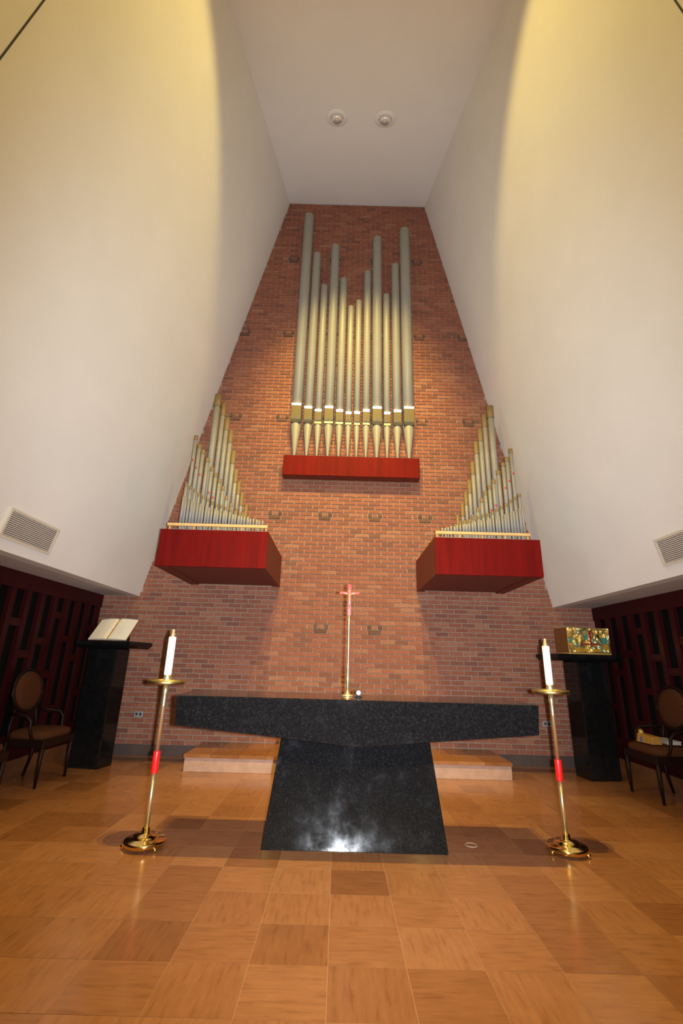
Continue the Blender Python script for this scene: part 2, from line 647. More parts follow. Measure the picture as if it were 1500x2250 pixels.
tiles.sort(key=tile_rank)
tm = {}
for rot in (0, 1):
    w, h, e = (TS - 0.0022) / 2, (TY - 0.0022) / 2, 0.0
    m = MB()
    tp = [(-w + e, -h + e, 0), (w - e, -h + e, 0), (w - e, h - e, 0), (-w + e, h - e, 0)]
    bt = [(-w, -h, -0.002), (w, -h, -0.002), (w, h, -0.002), (-w, h, -0.002)]
    m.poly(tp)
    for k in range(4):
        jn = (k + 1) % 4
        m.poly([tp[jn], tp[k], bt[k], bt[jn]])
    mesh = m.mesh('tile', M['tile'])
    uvl = mesh.uv_layers.new(name='UVMap')
    for lp in mesh.loops:
        x, y, z = mesh.vertices[lp.vertex_index].co
        uvl.data[lp.index].uv = (x / TS, y / TS) if rot == 0 else (y / TS, x / TS)
    tm[rot] = mesh
sv, sf, sr, suv = [], [], [], []
for n, (i, j, x0, y0) in enumerate(tiles):
    rot = (i + j) % 2 if random.random() < 0.75 else random.randint(0, 1)
    cx_, cy_ = x0 + TS / 2, y0 + TY / 2
    if n < 300:
        o = bpy.data.objects.new('tile', tm[rot])
        COL.objects.link(o)
        o.parent = floor
        o.location = (cx_ - CX, cy_, 0)
    else:
        w, h = (TS - 0.0022) / 2, (TY - 0.0022) / 2
        k = len(sv)
        q = [(-w, -h), (w, -h), (w, h), (-w, h)]
        sv += [(cx_ + a - CX, cy_ + b, 0) for a, b in q]
        sv += [(cx_ + a - CX, cy_ + b, -0.004) for a, b in q]
        sf.append((k, k + 1, k + 2, k + 3))
        sr.append(random.random())
        suv += [((a / TS, b / TS) if rot == 0 else (b / TS, a / TS)) for a, b in q]
        for s in range(4):
            t = (s + 1) % 4
            sf.append((k + t, k + s, k + 4 + s, k + 4 + t))
            sr.append(sr[-1])
            suv += [(0, 0)] * 4
me = bpy.data.meshes.new('tiles')
me.from_pydata(sv, [], sf)
me.materials.append(M['tile_s'])
uvl = me.uv_layers.new(name='UVMap')
for k, c in enumerate(suv):
    uvl.data[k].uv = c
at = me.attributes.new('piece_rnd', 'FLOAT', 'FACE')
at.data.foreach_set('value', sr)
o = bpy.data.objects.new('tiling', me)
COL.objects.link(o)
o.parent = floor
o['kind'] = 'stuff'

# sloping white walls
for side, nm in ((-1, 'wall_left'), (1, 'wall_right')):
    zt = Z1 + 0.3
    a, b = wall_x(side, Z0), wall_x(side, zt)
    t = 0.14 * side
    p = [(a, YB), (a, YW + 0.012)]
    q = [(a, YB, Z0), (a + t, YB, Z0), (a + t, YW + 0.02, Z0), (a, YW + 0.02, Z0),
         (b, YB, zt), (b + t, YB, zt), (b + t, YW + 0.02, zt), (b, YW + 0.02, zt)]
    if side < 0:
        q = [q[1], q[0], q[3], q[2], q[5], q[4], q[7], q[6]]
    w = MB().hexa(q).build(nm, M['plaster'], loc=(a, 0, Z0), kind='structure')
    # the dark joint that climbs the wall near the nave
    s = -side * 0.003
    yj = 1.97 if side < 0 else 2.03
    zj = ceil_z(yj)
    bb = wall_x(side, zj)
    q = [(a + s, yj - 0.006, Z0), (a - s, yj - 0.006, Z0), (a - s, yj + 0.006, Z0), (a + s, yj + 0.006, Z0),
         (bb + s, yj - 0.006, zj), (bb - s, yj - 0.006, zj), (bb - s, yj + 0.006, zj), (bb + s, yj + 0.006, zj)]
    if s > 0:
        q = [q[1], q[0], q[3], q[2], q[5], q[4], q[7], q[6]]
    MB().hexa(q).build('wall_joint', M['joint'], w)
    # soffit from the wall's foot out to the lattice
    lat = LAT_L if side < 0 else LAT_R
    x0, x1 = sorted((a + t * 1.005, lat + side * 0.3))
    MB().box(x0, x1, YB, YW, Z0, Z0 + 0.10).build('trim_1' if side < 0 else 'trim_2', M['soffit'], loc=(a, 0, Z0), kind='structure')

# sloping ceiling
yc0, yc1 = YB, YW + 0.02
xa, xb = -4.6, 4.8
MB().hexa([(xa, yc0, ceil_z(yc0)), (xb, yc0, ceil_z(yc0)), (xb, yc1, ceil_z(yc1)), (xa, yc1, ceil_z(yc1)),
           (xa, yc0, ceil_z(yc0) + .2), (xb, yc0, ceil_z(yc0) + .2), (xb, yc1, ceil_z(yc1) + .2), (xa, yc1, ceil_z(yc1) + .2)]
          ).build('ceiling', M['ceiling'], loc=(CX, 0, ceil_z(0)), kind='structure')
MB().box(-5, 5.2, YB - 0.2, YB, 0, 8).build('wall_nave', M['plaster'], loc=(CX, YB, 0), kind='structure')

# ------------------------------------------------------------------ lattice screens under the white walls


def lattice(side):
    x = LAT_L if side < 0 else LAT_R
    word = 'left' if side < 0 else 'right'
    near = 'open book on the black stand' if side < 0 else 'gilded box on the black stand'
    t = thing('lattice_screen', 'dark red wooden lattice screen beyond the ' + near, 'screen', (x, 4.0, 0))
    f = -side
    y0, y1 = 0.0, YW - 0.014

    def bx(xa, xb, ya, yb, za, zb):
        a, b = sorted((x + f * xa, x + f * xb))
        return MB().box(a, b, ya, yb, za, zb)
    bx(-0.10, -0.06, y0, y1, 0, 2.11).build('backing', M['black'], t)
    bx(-0.06, 0.006, y0, y1, 1.93, 2.108).build('top_rail', M['cherry_dark'], t)
    bx(-0.06, 0.006, y0, y1, 0.16, 0.42).build('base_panel', M['cherry_dark'], t)
    bx(-0.06, 0.03, y0, y1, 0.0, 0.16).build('plinth', M['ledge'], t)
    pitch = 0.262
    ys = [y1 - 0.06 - k * pitch for k in range(int((y1 - y0) / pitch))]
    pm = bx(-0.05, 0.0, -0.040, 0.040, 0.42, 1.93)
    pmesh = pm.mesh('post', M['cherry_dark'], (x, 0, 0))
    bm_ = bx(-0.045, -0.006, -0.093, 0.093, -0.04, 0.04)
    bmesh_ = bm_.mesh('block', M['cherry_dark'], (x, 0, 0))
    rr = random.Random(3)
    patt = [(0.78, 1.62), (1.22,), (0.62, 1.45), (1.02, 1.72), (0.85, 1.40), (1.25, ), (0.70, 1.58), (1.10,)]
    for k, y in enumerate(ys):
        o = bpy.data.objects.new('post', pmesh)
        COL.objects.link(o)
        o.parent = t
        o.location = (0, y - 4.0, 0)
        for zz in patt[k % 8]:
            c = bpy.data.objects.new('block', bmesh_)
            COL.objects.link(c)
            c.parent = t
            c.location = (0, y - pitch / 2 - 4.0, zz)


lattice(-1)
lattice(1)

# ------------------------------------------------------------------ organ: centre


def organ_chest(x0, x1, y0, z0, z1, label, rail=False, side=0):
    t = thing('organ_chest', label, 'organ chest', ((x0 + x1) / 2, YW, z0), group='red wooden organ chests on the brick wall')
    y1 = YW - 0.004
    MB().box(x0, x1, y0, y0 + 0.02, z0, z1).build('front_panel', M['cherry'], t, bevel=0.003)
    for xa, xb in ((x0, x0 + 0.02), (x1 - 0.02, x1)):
        MB().box(xa, xb, y0 + 0.0205, y1, z0, z1).build('side_panel', M['cherry_side'], t)
    inset = 0.02 if y1 - y0 > 0.5 else 0.004
    MB().box(x0 + 0.0205, x1 - 0.0205, y0 + 0.0205, y1, z0 + inset, z0 + inset + 0.02).build('bottom_panel', M['cherry_side'], t)
    MB().box(x0 + 0.0205, x1 - 0.0205, y0 + 0.0205, y1, z1 - 0.022, z1 - 0.002).build('top_board', M['toe'] if rail else M['cherry_side'], t)
    if y1 - y0 > 0.5:
        w = 0.09
        MB().box(x0 + 0.021, x1 - 0.021, y0 + 0.021, y0 + 0.03, z0 + 0.004, z0 + 0.0195).build('bottom_batten', M['cherry_side'], t)
        for xa in (x0 + 0.021, x1 - 0.021 - w):
            MB().box(xa, xa + w, y0 + 0.031, y1, z0 + 0.004, z0 + 0.0195).build('bottom_batten', M['cherry_side'], t)
    if rail:
        ra, rb = (x0 + 0.06, x1 - 0.02) if side < 0 else (x0 + 0.02, x1 - 0.10)
        MB().box(ra, rb, y0 + 0.03, y0 + 0.06, z1 + 0.055, z1 + 0.088).build('rail', M['pine'], t)
        for k in range(5):
            xx = ra + 0.02 + k * (rb - ra - 0.04) / 4
            MB().box(xx - 0.01, xx + 0.01, y0 + 0.062, y0 + 0.085, z1 - 0.002, z1 + 0.088).build('rail_post', M['pine'], t)
        MB().box(x0 + 0.05, x1 - 0.05, y0 + 0.10, y1 - 0.05, z1 - 0.0015, z1 + 0.03).build('toe_board', M['toe'], t)
    return t


organ_chest(-0.957, 1.215, 6.70, 4.045, 4.385, 'wide shallow red wooden chest under the tall centre organ pipes')
organ_chest(-2.225, -0.900, 5.46, 2.300, 2.762, 'deep red wooden organ chest nearer the open book', True, -1)
organ_chest(1.150, 2.445, 5.46, 2.288, 2.750, 'deep red wooden organ chest nearer the gilded box', True, 1)

CP = [(-0.800, 9.573, 0.076, 5.315), (-0.604, 8.601, 0.063, 5.270), (-0.437, 7.852, 0.053, 5.225), (-0.261, 8.810, 0.067, 5.281),
      (-0.085, 8.022, 0.056, 5.228), (0.063, 7.398, 0.045, 5.198), (0.205, 7.532, 0.045, 5.207), (0.358, 8.207, 0.054, 5.245),
      (0.536, 9.028, 0.071, 5.293), (0.705, 7.685, 0.050, 5.210), (0.873, 8.384, 0.060, 5.248), (1.061, 9.259, 0.079, 5.302)]
hr = sorted([p[1] for p in CP], reverse=True)
for i, (x, zt, R, zl) in enumerate(CP):
    R *= 1.22
    extra = {0: ', tallest of all', 5: ', shortest of them', 11: ', at the outer end'}.get(i, '')
    t = thing('organ_pipe', ORD[i] + ' tall grey metal pipe from the left above the centre chest' + extra, 'organ pipe',
              (x, 6.78, 4.385), group='tall pipes of the centre organ case')
    zm = 5.0
    ya = 6.78
    MB().lathe([(R, zm), (R, zt - 0.004), (R * 1.0, zt), (R * 0.9, zt), (R * 0.9, zt - 0.06)], (x, ya), 28).build('body', M['zinc'], t)
    MB().lathe([(R * 0.20, 4.386), (R * 0.24, 4.42), (R * 0.99, zm - 0.022), (R * 0.99, zm - 0.0005)], (x, ya), 24).build('foot', M['zinc'], t)
    # flattened upper lip with an added highlight crease, the dark mouth and the lower lip
    w = R * 0.86
    yf = ya - R
    lip = MB()
    lip.hexa([(x - w, yf + 0.004, zm + 0.03), (x + w, yf + 0.004, zm + 0.03), (x + w, ya - R * 0.3, zm + 0.03), (x - w, ya - R * 0.3, zm + 0.03),
              (x - w, yf - 0.010, zl - 0.035), (x + w, yf - 0.010, zl - 0.035), (x + w, ya - R * 0.3, zl - 0.035), (x - w, ya - R * 0.3, zl - 0.035)])
    lp = lip.build('upper_lip', M['lip'], t)
    cr = MB()
    cr.hexa([(x - w, yf - 0.009, zl - 0.0345), (x + w, yf - 0.009, zl - 0.0345), (x + w, ya - R * 0.3, zl - 0.0345), (x - w, ya - R * 0.3, zl - 0.0345),
             (x - w, yf - 0.026, zl), (x + w, yf - 0.026, zl), (x + w, ya - R * 0.3, zl + 0.02), (x - w, ya - R * 0.3, zl + 0.02)])
    cr.build('highlight_crease', M['bright'], lp)  # facet tilted towards the flash, in pale metal, to draw a white highlight
    MB().box(x - w, x + w, yf - 0.002, ya - R * 0.4, zm + 0.002, zm + 0.0295).build('mouth', M['slot'], t)
    MB().box(x - w, x + w, yf - (0.008 if R < 0.083 else 0.003), ya - R * 0.4, zm - 0.030, zm + 0.0015).build(
        'lower_lip', M['brass_dull'] if R < 0.07 or i in (3, 4) else M['slot'], t)  # brass stands for light caught on the lip, dark where it catches none

# ------------------------------------------------------------------ organ: the two side divisions
# left-hand ranks: (x, top z, radius); the right division mirrors them about the axis
rankA = [(-2.045, 5.30, 0.050), (-1.940, 5.14, 0.036), (-1.858, 4.88, 0.036), (-1.778, 4.66, 0.034), (-1.703, 4.31, 0.032),
         (-1.635, 4.0, 0.029), (-1.572, 3.81, 0.026), (-1.51, 3.63, 0.024), (-1.43, 3.44, 0.02)]
rankB = [(-2.173, 4.355, 0.026), (-2.105, 4.216, 0.030), (-2.043, 4.13, 0.028), (-1.965, 4.0, 0.027), (-1.885, 3.86, 0.026),
         (-1.82, 3.77, 0.025), (-1.757, 3.68, 0.023), (-1.695, 3.57, 0.022), (-1.63, 3.43, 0.020), (-1.555, 3.32, 0.018),
         (-1.475, 3.25, 0.016), (-1.377, 3.19, 0.015)]
rankC = []
for k in range(17):
    x = -2.11 + k * 0.063
    u = k / 16
    z = 3.49 - 0.27 * min(1, u / 0.4) - 0.22 * max(0, (u - 0.4) / 0.6)
    rankC.append((x, z + random.uniform(-0.012, 0.012), 0.021 - 0.007 * u))
rankD = []
for k in range(28):
    u = k / 27
    rankD.append((-2.06 + 1.05 * u, 3.25 - 0.16 * min(1, u / 0.36) - 0.15 * max(0, (u - 0.36) / 0.64) + random.uniform(-0.008, 0.008), 0.0135))

RANKS = [('back', 6.50, rankA, 0.30), ('middle', 6.10, rankB, 0.20), ('third', 5.80, rankC, 0.13), ('front', 5.62, rankD, 0.08)]
rank_word = {'back': 'tall grey pipe, rear rank', 'middle': 'gold-topped grey pipe, middle rank',
             'third': 'slim grey pipe, third rank', 'front': 'thin grey pipe, front rank'}
for side in (-1, 1):
    where = 'above the book' if side < 0 else 'above the gilded box'
    zc = (2.762 if side < 0 else 2.750) + 0.031
    for rk, Y, pipes, footh in RANKS:
        for k, (x, zt, R) in enumerate(pipes):
            if side > 0:
                x = 2 * CX - x + (0.012 if rk != 'back' else 0.03)
                zt -= 0.075 if rk in ('back', 'middle') else 0.03
            t = thing('small_organ_pipe', ORD[k] + ' ' + rank_word[rk] + ' from the outer end, chest ' + where, 'organ pipe',
                      (x, Y, zc), group=('left' if side < 0 else 'right') + ' organ pipes, ' + rk + ' rank')
            seg = 16 if rk in ('back', 'middle') else 10
            zb = zc + footh
            MB().lathe([(R * 0.25, zc), (R, zb)], (x, Y), seg, False).build('foot', M['zinc_small'], t)
            MB().lathe([(R, zb + 0.0005), (R, zt), (R * 0.85, zt), (R * 0.85, zt - 0.03)], (x, Y), seg).build('body', M['zinc_small'], t)
            if rk in ('back', 'middle', 'third'):
                ch = {'back': 0.20, 'middle': 0.05, 'third': 0.03}[rk]
                MB().lathe([(R * 1.12, zt - ch), (R * 1.12, zt + 0.012), (R * 0.9, zt + 0.012), (R * 0.9, zt - 0.02)], (x, Y), seg, False).build('collar', M['collar'], t)
                MB().box(x - R * 0.7, x + R * 0.7, Y - R * 1.02, Y - R * 0.5, zb + 0.01, zb + 0.01 + R * 0.7).build('mouth', M['slot'], t)
            if rk == 'middle' and k in (0, 1, 2, 4, 5):
                zf = zt - 0.40 + 0.02 * (k % 2)
                MB().box(x - 0.012, x + 0.012, Y - R * 1.08, Y - R * 0.8, zf, zf + 0.03).build('felt_dot', M['felt'], t)

# ------------------------------------------------------------------ ceiling lights
nrm = Vector((0, CS, -1)).normalized()          # down out of the sloping ceiling
for i, x in enumerate((-0.247, 0.506)):
    y = 4.90
    z = ceil_z(y)
    t = thing('ceiling_downlight', ('left' if i == 0 else 'right') + ' one of two round chrome downlights in the sloping ceiling', 'downlight',
              (x, y, z), group='round downlights in the ceiling')
    t.rotation_euler = (nrm * -1).to_track_quat('Z', 'Y').to_euler()
    MB().lathe([(0.105, -0.006), (0.165, -0.004), (0.168, -0.0005), (0.105, -0.0005)], (0, 0), 32, False).build('trim_ring', M['ceiling'], t, local=True)
    MB().lathe([(0.101, -0.010), (0.104, -0.0005)], (0, 0), 28, True).build('recess', M['soffit'], t, local=True)
    MB().ball((0, 0, -0.022), 0.088, 24, 14, (1, 1, 0.55)).build('reflector', M['chrome'], t, local=True)

# spots of the chancel, just above what the photo shows: two on the altar, two on the bricks, one across to each side wall
for i, (x, kind) in enumerate(((-0.65, 'wash'), (-0.35, 'brick'), (-0.02, 'altar'), (0.28, 'altar'), (0.61, 'brick'), (0.91, 'wash'))):
    y, z = 2.68, ceil_z(2.68) - 0.005
    t = thing('ceiling_spot', ORD[i] + ' black can spotlight from the left under the ceiling ahead of the altar', 'spotlight', (x, y, z),
              group='can spotlights under the ceiling')
    MB().lathe([(0.055, z - 0.15), (0.06, z - 0.15), (0.06, z - 0.045), (0.012, z - 0.045), (0.012, z - 0.006)], (x, y), 20, False).build('can', M['lampcan'], t)
    MB().lathe([(0.01, z - 0.10), (0.054, z - 0.10)], (x, y), 16, False).build('reflector', M['chrome'], t)
    if kind == 'altar':
        light('altar_lamp', 'SPOT', (x, y, z - 0.17), ALTAR_W, TUNGSTEN, (CX, 3.9, 0), spot_size=math.radians(46), spot_blend=0.6, shadow_soft_size=0.03)
    elif kind == 'brick':
        light('brick_lamp', 'SPOT', (x, y, z - 0.17), BRICK_W, TUNGSTEN, (CX, 6.9, 3.9), spot_size=math.radians(80), spot_blend=1.0, shadow_soft_size=0.03).scale = (0.62, 1.0, 1.0)
    else:
        sd = -1 if x < CX else 1
        light('wash_lamp', 'SPOT', (x, y, z - 0.17), WASH_W, TUNGSTEN, (x - sd * 3.0, y, z - 0.17 - 3.0), spot_size=math.radians(92), spot_blend=0.30, shadow_soft_size=0.05)
# unseen lamps behind the camera, added for dim warm ambient light
for i, (x, y) in enumerate(((-1.6, -0.8), (1.9, -0.8), (-1.6, -3.6), (1.9, -3.6))):
    z = ceil_z(y) - 0.10
    t = thing('nave_fill_lamp', ORD[i] + ' round lamp added for warm fill over the nave, out of view', 'ceiling lamp', (x, y, z), group='added nave fill lamps')
    MB().lathe([(0.16, z - 0.07), (0.20, z - 0.05), (0.20, z + 0.0), (0.02, z + 0.005), (0.02, z + 0.085)], (x, y), 24, True).build('housing', M['lampcan'], t)
    light('nave_fill_light', 'SPOT', (x, y, z - 0.13), NAVE_FILL_W, TUNGSTEN, (x, y + 1.0, 0), spot_size=math.radians(165), spot_blend=0.5, shadow_soft_size=0.15)

# ------------------------------------------------------------------ vents on the white walls


def vent(side, y0, y1, z0, z1, label):
    x0 = wall_x(side, (z0 + z1) / 2)
    lean = math.atan((wall_x(side, 3) - wall_x(side, 2)) * -side)
    t = thing('wall_vent', label, 'vent', (x0, (y0 + y1) / 2, (z0 + z1) / 2), group='wall vents')
    # local frame: X out of the wall, Y along it, Z up the slope
    t.rotation_euler = (0, (lean if side > 0 else -lean) * -1, 0 if side < 0 else 0)
    s = -side
    L, H = (y1 - y0) / 2, (z1 - z0) / 2

    def bx(a, b, c, d, e, f):
        a, b = sorted((a * s, b * s))
        return MB().box(a, b, c, d, e, f)
    fw = 0.024
    bx(0.001, 0.006, -L + fw, L - fw, -H + fw, H - fw).build('recess', M['grille_back'], t, local=True)
    for c, d, e, f in ((-L, L, H - fw, H), (-L, L, -H, -H + fw), (-L, -L + fw, -H + fw, H - fw), (L - fw, L, -H + fw, H - fw)):
        bx(0.001, 0.022, c, d, e, f).build('frame', M['grille'], t, local=True)
    n = 13
    for k in range(n):
        zc_ = -H + fw + (k + 0.5) * (2 * H - 2 * fw) / n
        bx(0.007, 0.018, -L + fw, L - fw, zc_ - 0.0046, zc_ + 0.0046).build('slat', M['grille_slat'], t, local=True)


vent(-1, 3.83, 4.56, 2.205, 2.475, 'slatted vent low on the left white wall, beyond the chairs')
vent(1, 3.62, 4.37, 2.215, 2.485, 'slatted vent low on the right white wall, half cut by the frame')

# ------------------------------------------------------------------ platform, altar
t = thing('altar_step', 'low marble step running behind the black altar along the brick wall', 'step', (CX + 0.02, 6.44, 0))
MB().box(-1.765, 2.065, 6.02, YW - 0.014, 0.0, 0.150).build('riser', M['step'], t, bevel=0.004)
nx = 12
for k in range(nx):
    a = -1.775 + k * 3.85 / nx
    b = a + 3.85 / nx - 0.003
    for j, (ya, yb) in enumerate(((6.005, 6.44), (6.443, YW - 0.014))):
        o = MB().box(a - (a + b) / 2, b - (a + b) / 2, ya - (ya + yb) / 2, yb - (ya + yb) / 2, 0, 0.036)
        m = o.mesh('tread_slab', M['tile'])
        u = m.uv_layers.new(name='UVMap')
        for lp in m.loops:
            x, y, z = m.vertices[lp.vertex_index].co
            u.data[lp.index].uv = (x / TS, y / TS + z)
        q = bpy.data.objects.new('tread_slab', m)
        COL.objects.link(q)
        q.parent = t
        q.location = ((a + b) / 2 - t.location.x, (ya + yb) / 2 - t.location.y, 0.1505)

alt = thing('altar', 'long black granite altar on a flared black block, in the middle of the floor', 'altar', (0.15, 3.9, 0))
AX0, AX1, AY0, AY1 = -1.142, 1.436, 3.52, 4.18
AM = (AX0 + AX1) / 2
zt, ze, zm = 1.0, 0.802, 0.695
mb = MB()
ev = 0.014
TOPf = [(AX0, AY0, zt), (AM, AY0, zt), (AX1, AY0, zt)]
TOPb = [(AX0, AY1, zt), (AM, AY1, zt), (AX1, AY1, zt)]
BOTf = [(AX0 + ev, AY0 + 0.004, ze), (AM, AY0 + 0.004, zm), (AX1 - ev, AY0 + 0.004, ze)]
BOTb = [(AX0 + ev, AY1 - 0.004, ze), (AM, AY1 - 0.004, zm), (AX1 - ev, AY1 - 0.004, ze)]
verts = TOPf + TOPb + BOTf + BOTb
faces = [(0, 1, 2, 5, 4, 3), (0, 6, 7, 8, 2, 1), (3, 4, 5, 11, 10, 9), (0, 3, 9, 6), (2, 8, 11, 5), (6, 9, 10, 7), (7, 10, 11, 8)]
mb.v, mb.f, mb.smooth = verts, faces, [False] * len(faces)
mens = mb.build('table_slab', M['granite_clean'], alt, bevel=0.007)
# flared base
MB().hexa([(-0.502, 3.765, 0), (0.806, 3.765, 0), (0.806, 4.42, 0), (-0.502, 4.42, 0),
           (-0.425, 4.028, 0.745), (0.737, 4.028, 0.745), (0.737, 4.16, 0.745), (-0.425, 4.16, 0.745)]).build('pedestal', M['granite'], alt, bevel=0.004)

# crucifix standing on the altar
cx_, cy_ = 0.083, 3.90
t = thing('altar_crucifix', 'slim brass crucifix with a red cross standing on the altar top', 'crucifix', (cx_, cy_, zt))
MB().lathe([(0.052, zt), (0.052, zt + 0.006), (0.030, zt + 0.014), (0.012, zt + 0.024), (0.010, zt + 0.04)], (cx_, cy_), 24).build('foot', M['brass'], t)
MB().lathe([(0.008, zt + 0.0405), (0.009, zt + 0.07), (0.013, zt + 0.10), (0.0165, zt + 0.118), (0.0165, zt + 0.128), (0.013, zt + 0.15),
            (0.009, zt + 0.20), (0.0068, zt + 0.30), (0.0062, zt + 0.56), (0.010, zt + 0.59), (0.009, zt + 0.60), (0.005, zt + 0.625)],
           (cx_, cy_), 18).build('staff', M['brass'], t)
zc0 = 1.655
MB().box(cx_ - 0.013, cx_ + 0.013, cy_ - 0.004, cy_ + 0.004, zt + 0.6255, 1.885).build('upright', M['red'], t, bevel=0.001)
MB().box(cx_ - 0.083, cx_ - 0.0135, cy_ - 0.004, cy_ + 0.004, 1.800, 1.820).build('arm', M['red'], t, bevel=0.001)
MB().box(cx_ + 0.0135, cx_ + 0.083, cy_ - 0.004, cy_ + 0.004, 1.800, 1.820).build('arm', M['red'], t, bevel=0.001)
fg = MB()
yb = cy_ - 0.012
fg.tube([(cx_, yb, 1.69), (cx_ + 0.001, yb - 0.004, 1.715), (cx_ + 0.002, yb - 0.006, 1.74), (cx_, yb, 1.765), (cx_, yb, 1.795), (cx_, yb, 1.805)],
        [0.004, 0.007, 0.010, 0.009, 0.012, 0.005], 10)
for s in (-1, 1):
    fg.tube([(cx_ + s * 0.008, yb, 1.797), (cx_ + s * 0.035, yb + 0.001, 1.803), (cx_ + s * 0.068, yb + 0.003, 1.812)], [0.005, 0.004, 0.003], 8)
fg.ball((cx_ - 0.003, yb - 0.004, 1.818), 0.011, 10, 8, (0.85, 0.9, 1.2))
fg.build('figure', M['brass'], t)

t = thing('small_microphone', 'small black round microphone with a pale face on the altar top', 'microphone', (0.165, 3.80, zt))
MB().lathe([(0.028, zt), (0.028, zt + 0.005), (0.012, zt + 0.008), (0.010, zt + 0.012)], (0.165, 3.80), 18).build('base', M['mic'], t)
bd = MB().tube([(0.165, 3.775, zt + 0.034), (0.165, 3.785, zt + 0.034), (0.165, 3.815, zt + 0.034), (0.165, 3.83, zt + 0.034)], [0.021, 0.0245, 0.0245, 0.016], 20).build('body', M['mic'], t)
MB().tube([(0.165, 3.769, zt + 0.033), (0.165, 3.7745, zt + 0.033)], [0.013, 0.0165], 16).build('face', M['mesh'], bd)

# ------------------------------------------------------------------ candle stands


def candle_stand(x, y, label, clabel, zs):
    t = thing('candle_stand', label, 'candle stand', (x, y, 0), group='tall brass candle stands')
    b = MB().lathe([(0.125, 0.020), (0.140, 0.022), (0.141, 0.046), (0.134, 0.054), (0.088, 0.058), (0.082, 0.064), (0.080, 0.078), (0.040, 0.083),
                    (0.030, 0.090), (0.026, 0.118), (0.017, 0.124)], (x, y), 40).build('base', M['brass_base'], t)
    for k in range(3):
        a = math.radians(200 + 120 * k)
        MB().ball((x + 0.138 * math.cos(a), y + 0.138 * math.sin(a), 0.0165), 0.0165, 12, 8).build('ball_foot', M['brass_base'], b)
    MB().lathe([(0.0155, 0.1245), (0.0155, 0.4575)], (x, y), 20).build('lower_pole', M['brass'], t)
    MB().lathe([(0.025, 0.458), (0.0255, 0.46), (0.0255, 0.598), (0.025, 0.600)], (x, y), 22).build('grip', M['red'], t)
    MB().lathe([(0.0125, 0.6005), (0.0140, 0.90), (0.0165, 0.905), (0.0165, 0.915), (0.0145, 0.92), (0.017, 0.985), (0.020, 1.0), (0.021, 1.056)], (x, y), 20).build('upper_pole', M['brass'], t)
    MB().lathe([(0.022, 1.0565), (0.095, 1.058), (0.132, 1.060), (0.136, 1.063), (0.137, 1.091), (0.131, 1.091), (0.129, 1.070), (0.022, 1.066)], (x, y), 40, False).build('drip_tray', M['brass_dull'], t)
    MB().lathe([(0.021, 1.0665), (0.029, 1.085), (0.030, 1.10), (0.026, 1.118), (0.028, 1.126)], (x, y), 24).build('socket', M['brass'], t)
    c = thing('altar_candle', clabel, 'candle', (x, y, 1.126), group='white altar candles')
    MB().lathe([(0.027, 1.1265), (0.0285, 1.14), (0.0285, zs - 0.062), (0.027, zs - 0.058)], (x, y), 24).build('wax', M['wax'], c)
    MB().lathe([(0.022, zs - 0.0575), (0.020, zs - 0.045), (0.013, zs - 0.018), (0.011, zs)], (x, y), 20).build('follower', M['brass'], c)


candle_stand(-1.305, 3.753, 'brass candle stand with red grip, on the book side of the altar', 'white candle with brass tip in the stand nearer the open book', 1.465)
candle_stand(1.677, 3.861, 'brass candle stand with red grip, on the gilded box side of the altar', 'white candle with brass tip in the stand nearer the gilded box', 1.478)

# ------------------------------------------------------------------ stone stands, book, tabernacle


def stone_stand(cx0, cy0, rz, w, d, label, sx0, sx1, sy0, sy1):
    t = thing('stone_stand', label, 'stand', (cx0, cy0, 0), rz, group='black granite stands')
    MB().box(-w, w, -d, d, 0, 1.345).build('pillar', M['stand'], t, local=True, bevel=0.012)
    zt_ = 1.43
    q = [(sx0 + 0.03, sy0 + 0.03, 1.3455), (sx1 - 0.03, sy0 + 0.03, 1.3455), (sx1 - 0.03, sy1 - 0.03, 1.3455), (sx0 + 0.03, sy1 - 0.03, 1.3455),
         (sx0, sy0, 1.385), (sx1, sy0, 1.385), (sx1, sy1, 1.385), (sx0, sy1, 1.385)]
    m = MB().hexa(q)
    m.box(sx0, sx1, sy0, sy1, 1.385, zt_)
    m.f = [f for k, f in enumerate(m.f) if k not in (1, 6)]
    m.smooth = [False] * len(m.f)
    m.build('top_slab', M['stand'], t, local=True, bevel=0.006)
    return t


stone_stand(-2.92, 6.15, math.radians(-10), 0.20, 0.135, 'square black granite stand holding the open book', -0.30, 0.44, -0.26, 0.24)
stone_stand(3.20, 6.27, math.radians(8), 0.20, 0.15, 'square black granite stand holding the gilded box', -0.52, 0.36, -0.26, 0.24)

# open book, leaning back
t = thing('open_book', 'large open book with cream pages leaning on the black stand', 'book', (-2.905, 6.00, 1.4385), math.radians(-10))
bw, bh = 0.262, 0.335
tilt = math.radians(38)      # away from vertical
cov = MB()


def bk(u, v, n):
    """u across, v up the page, n out of the page"""
    return (u, v * math.sin(tilt) - n * math.cos(tilt), v * math.cos(tilt) + n * math.sin(tilt))


def slab(u0, u1, v0, v1, n0a, n0b, n1a, n1b):
    m = MB()
    m.hexa([bk(u0, v0, n0a), bk(u0, v0, n1a), bk(u0, v1, n1a), bk(u0, v1, n0a), bk(u1, v0, n0b), bk(u1, v0, n1b), bk(u1, v1, n1b), bk(u1, v1, n0b)])
    return m


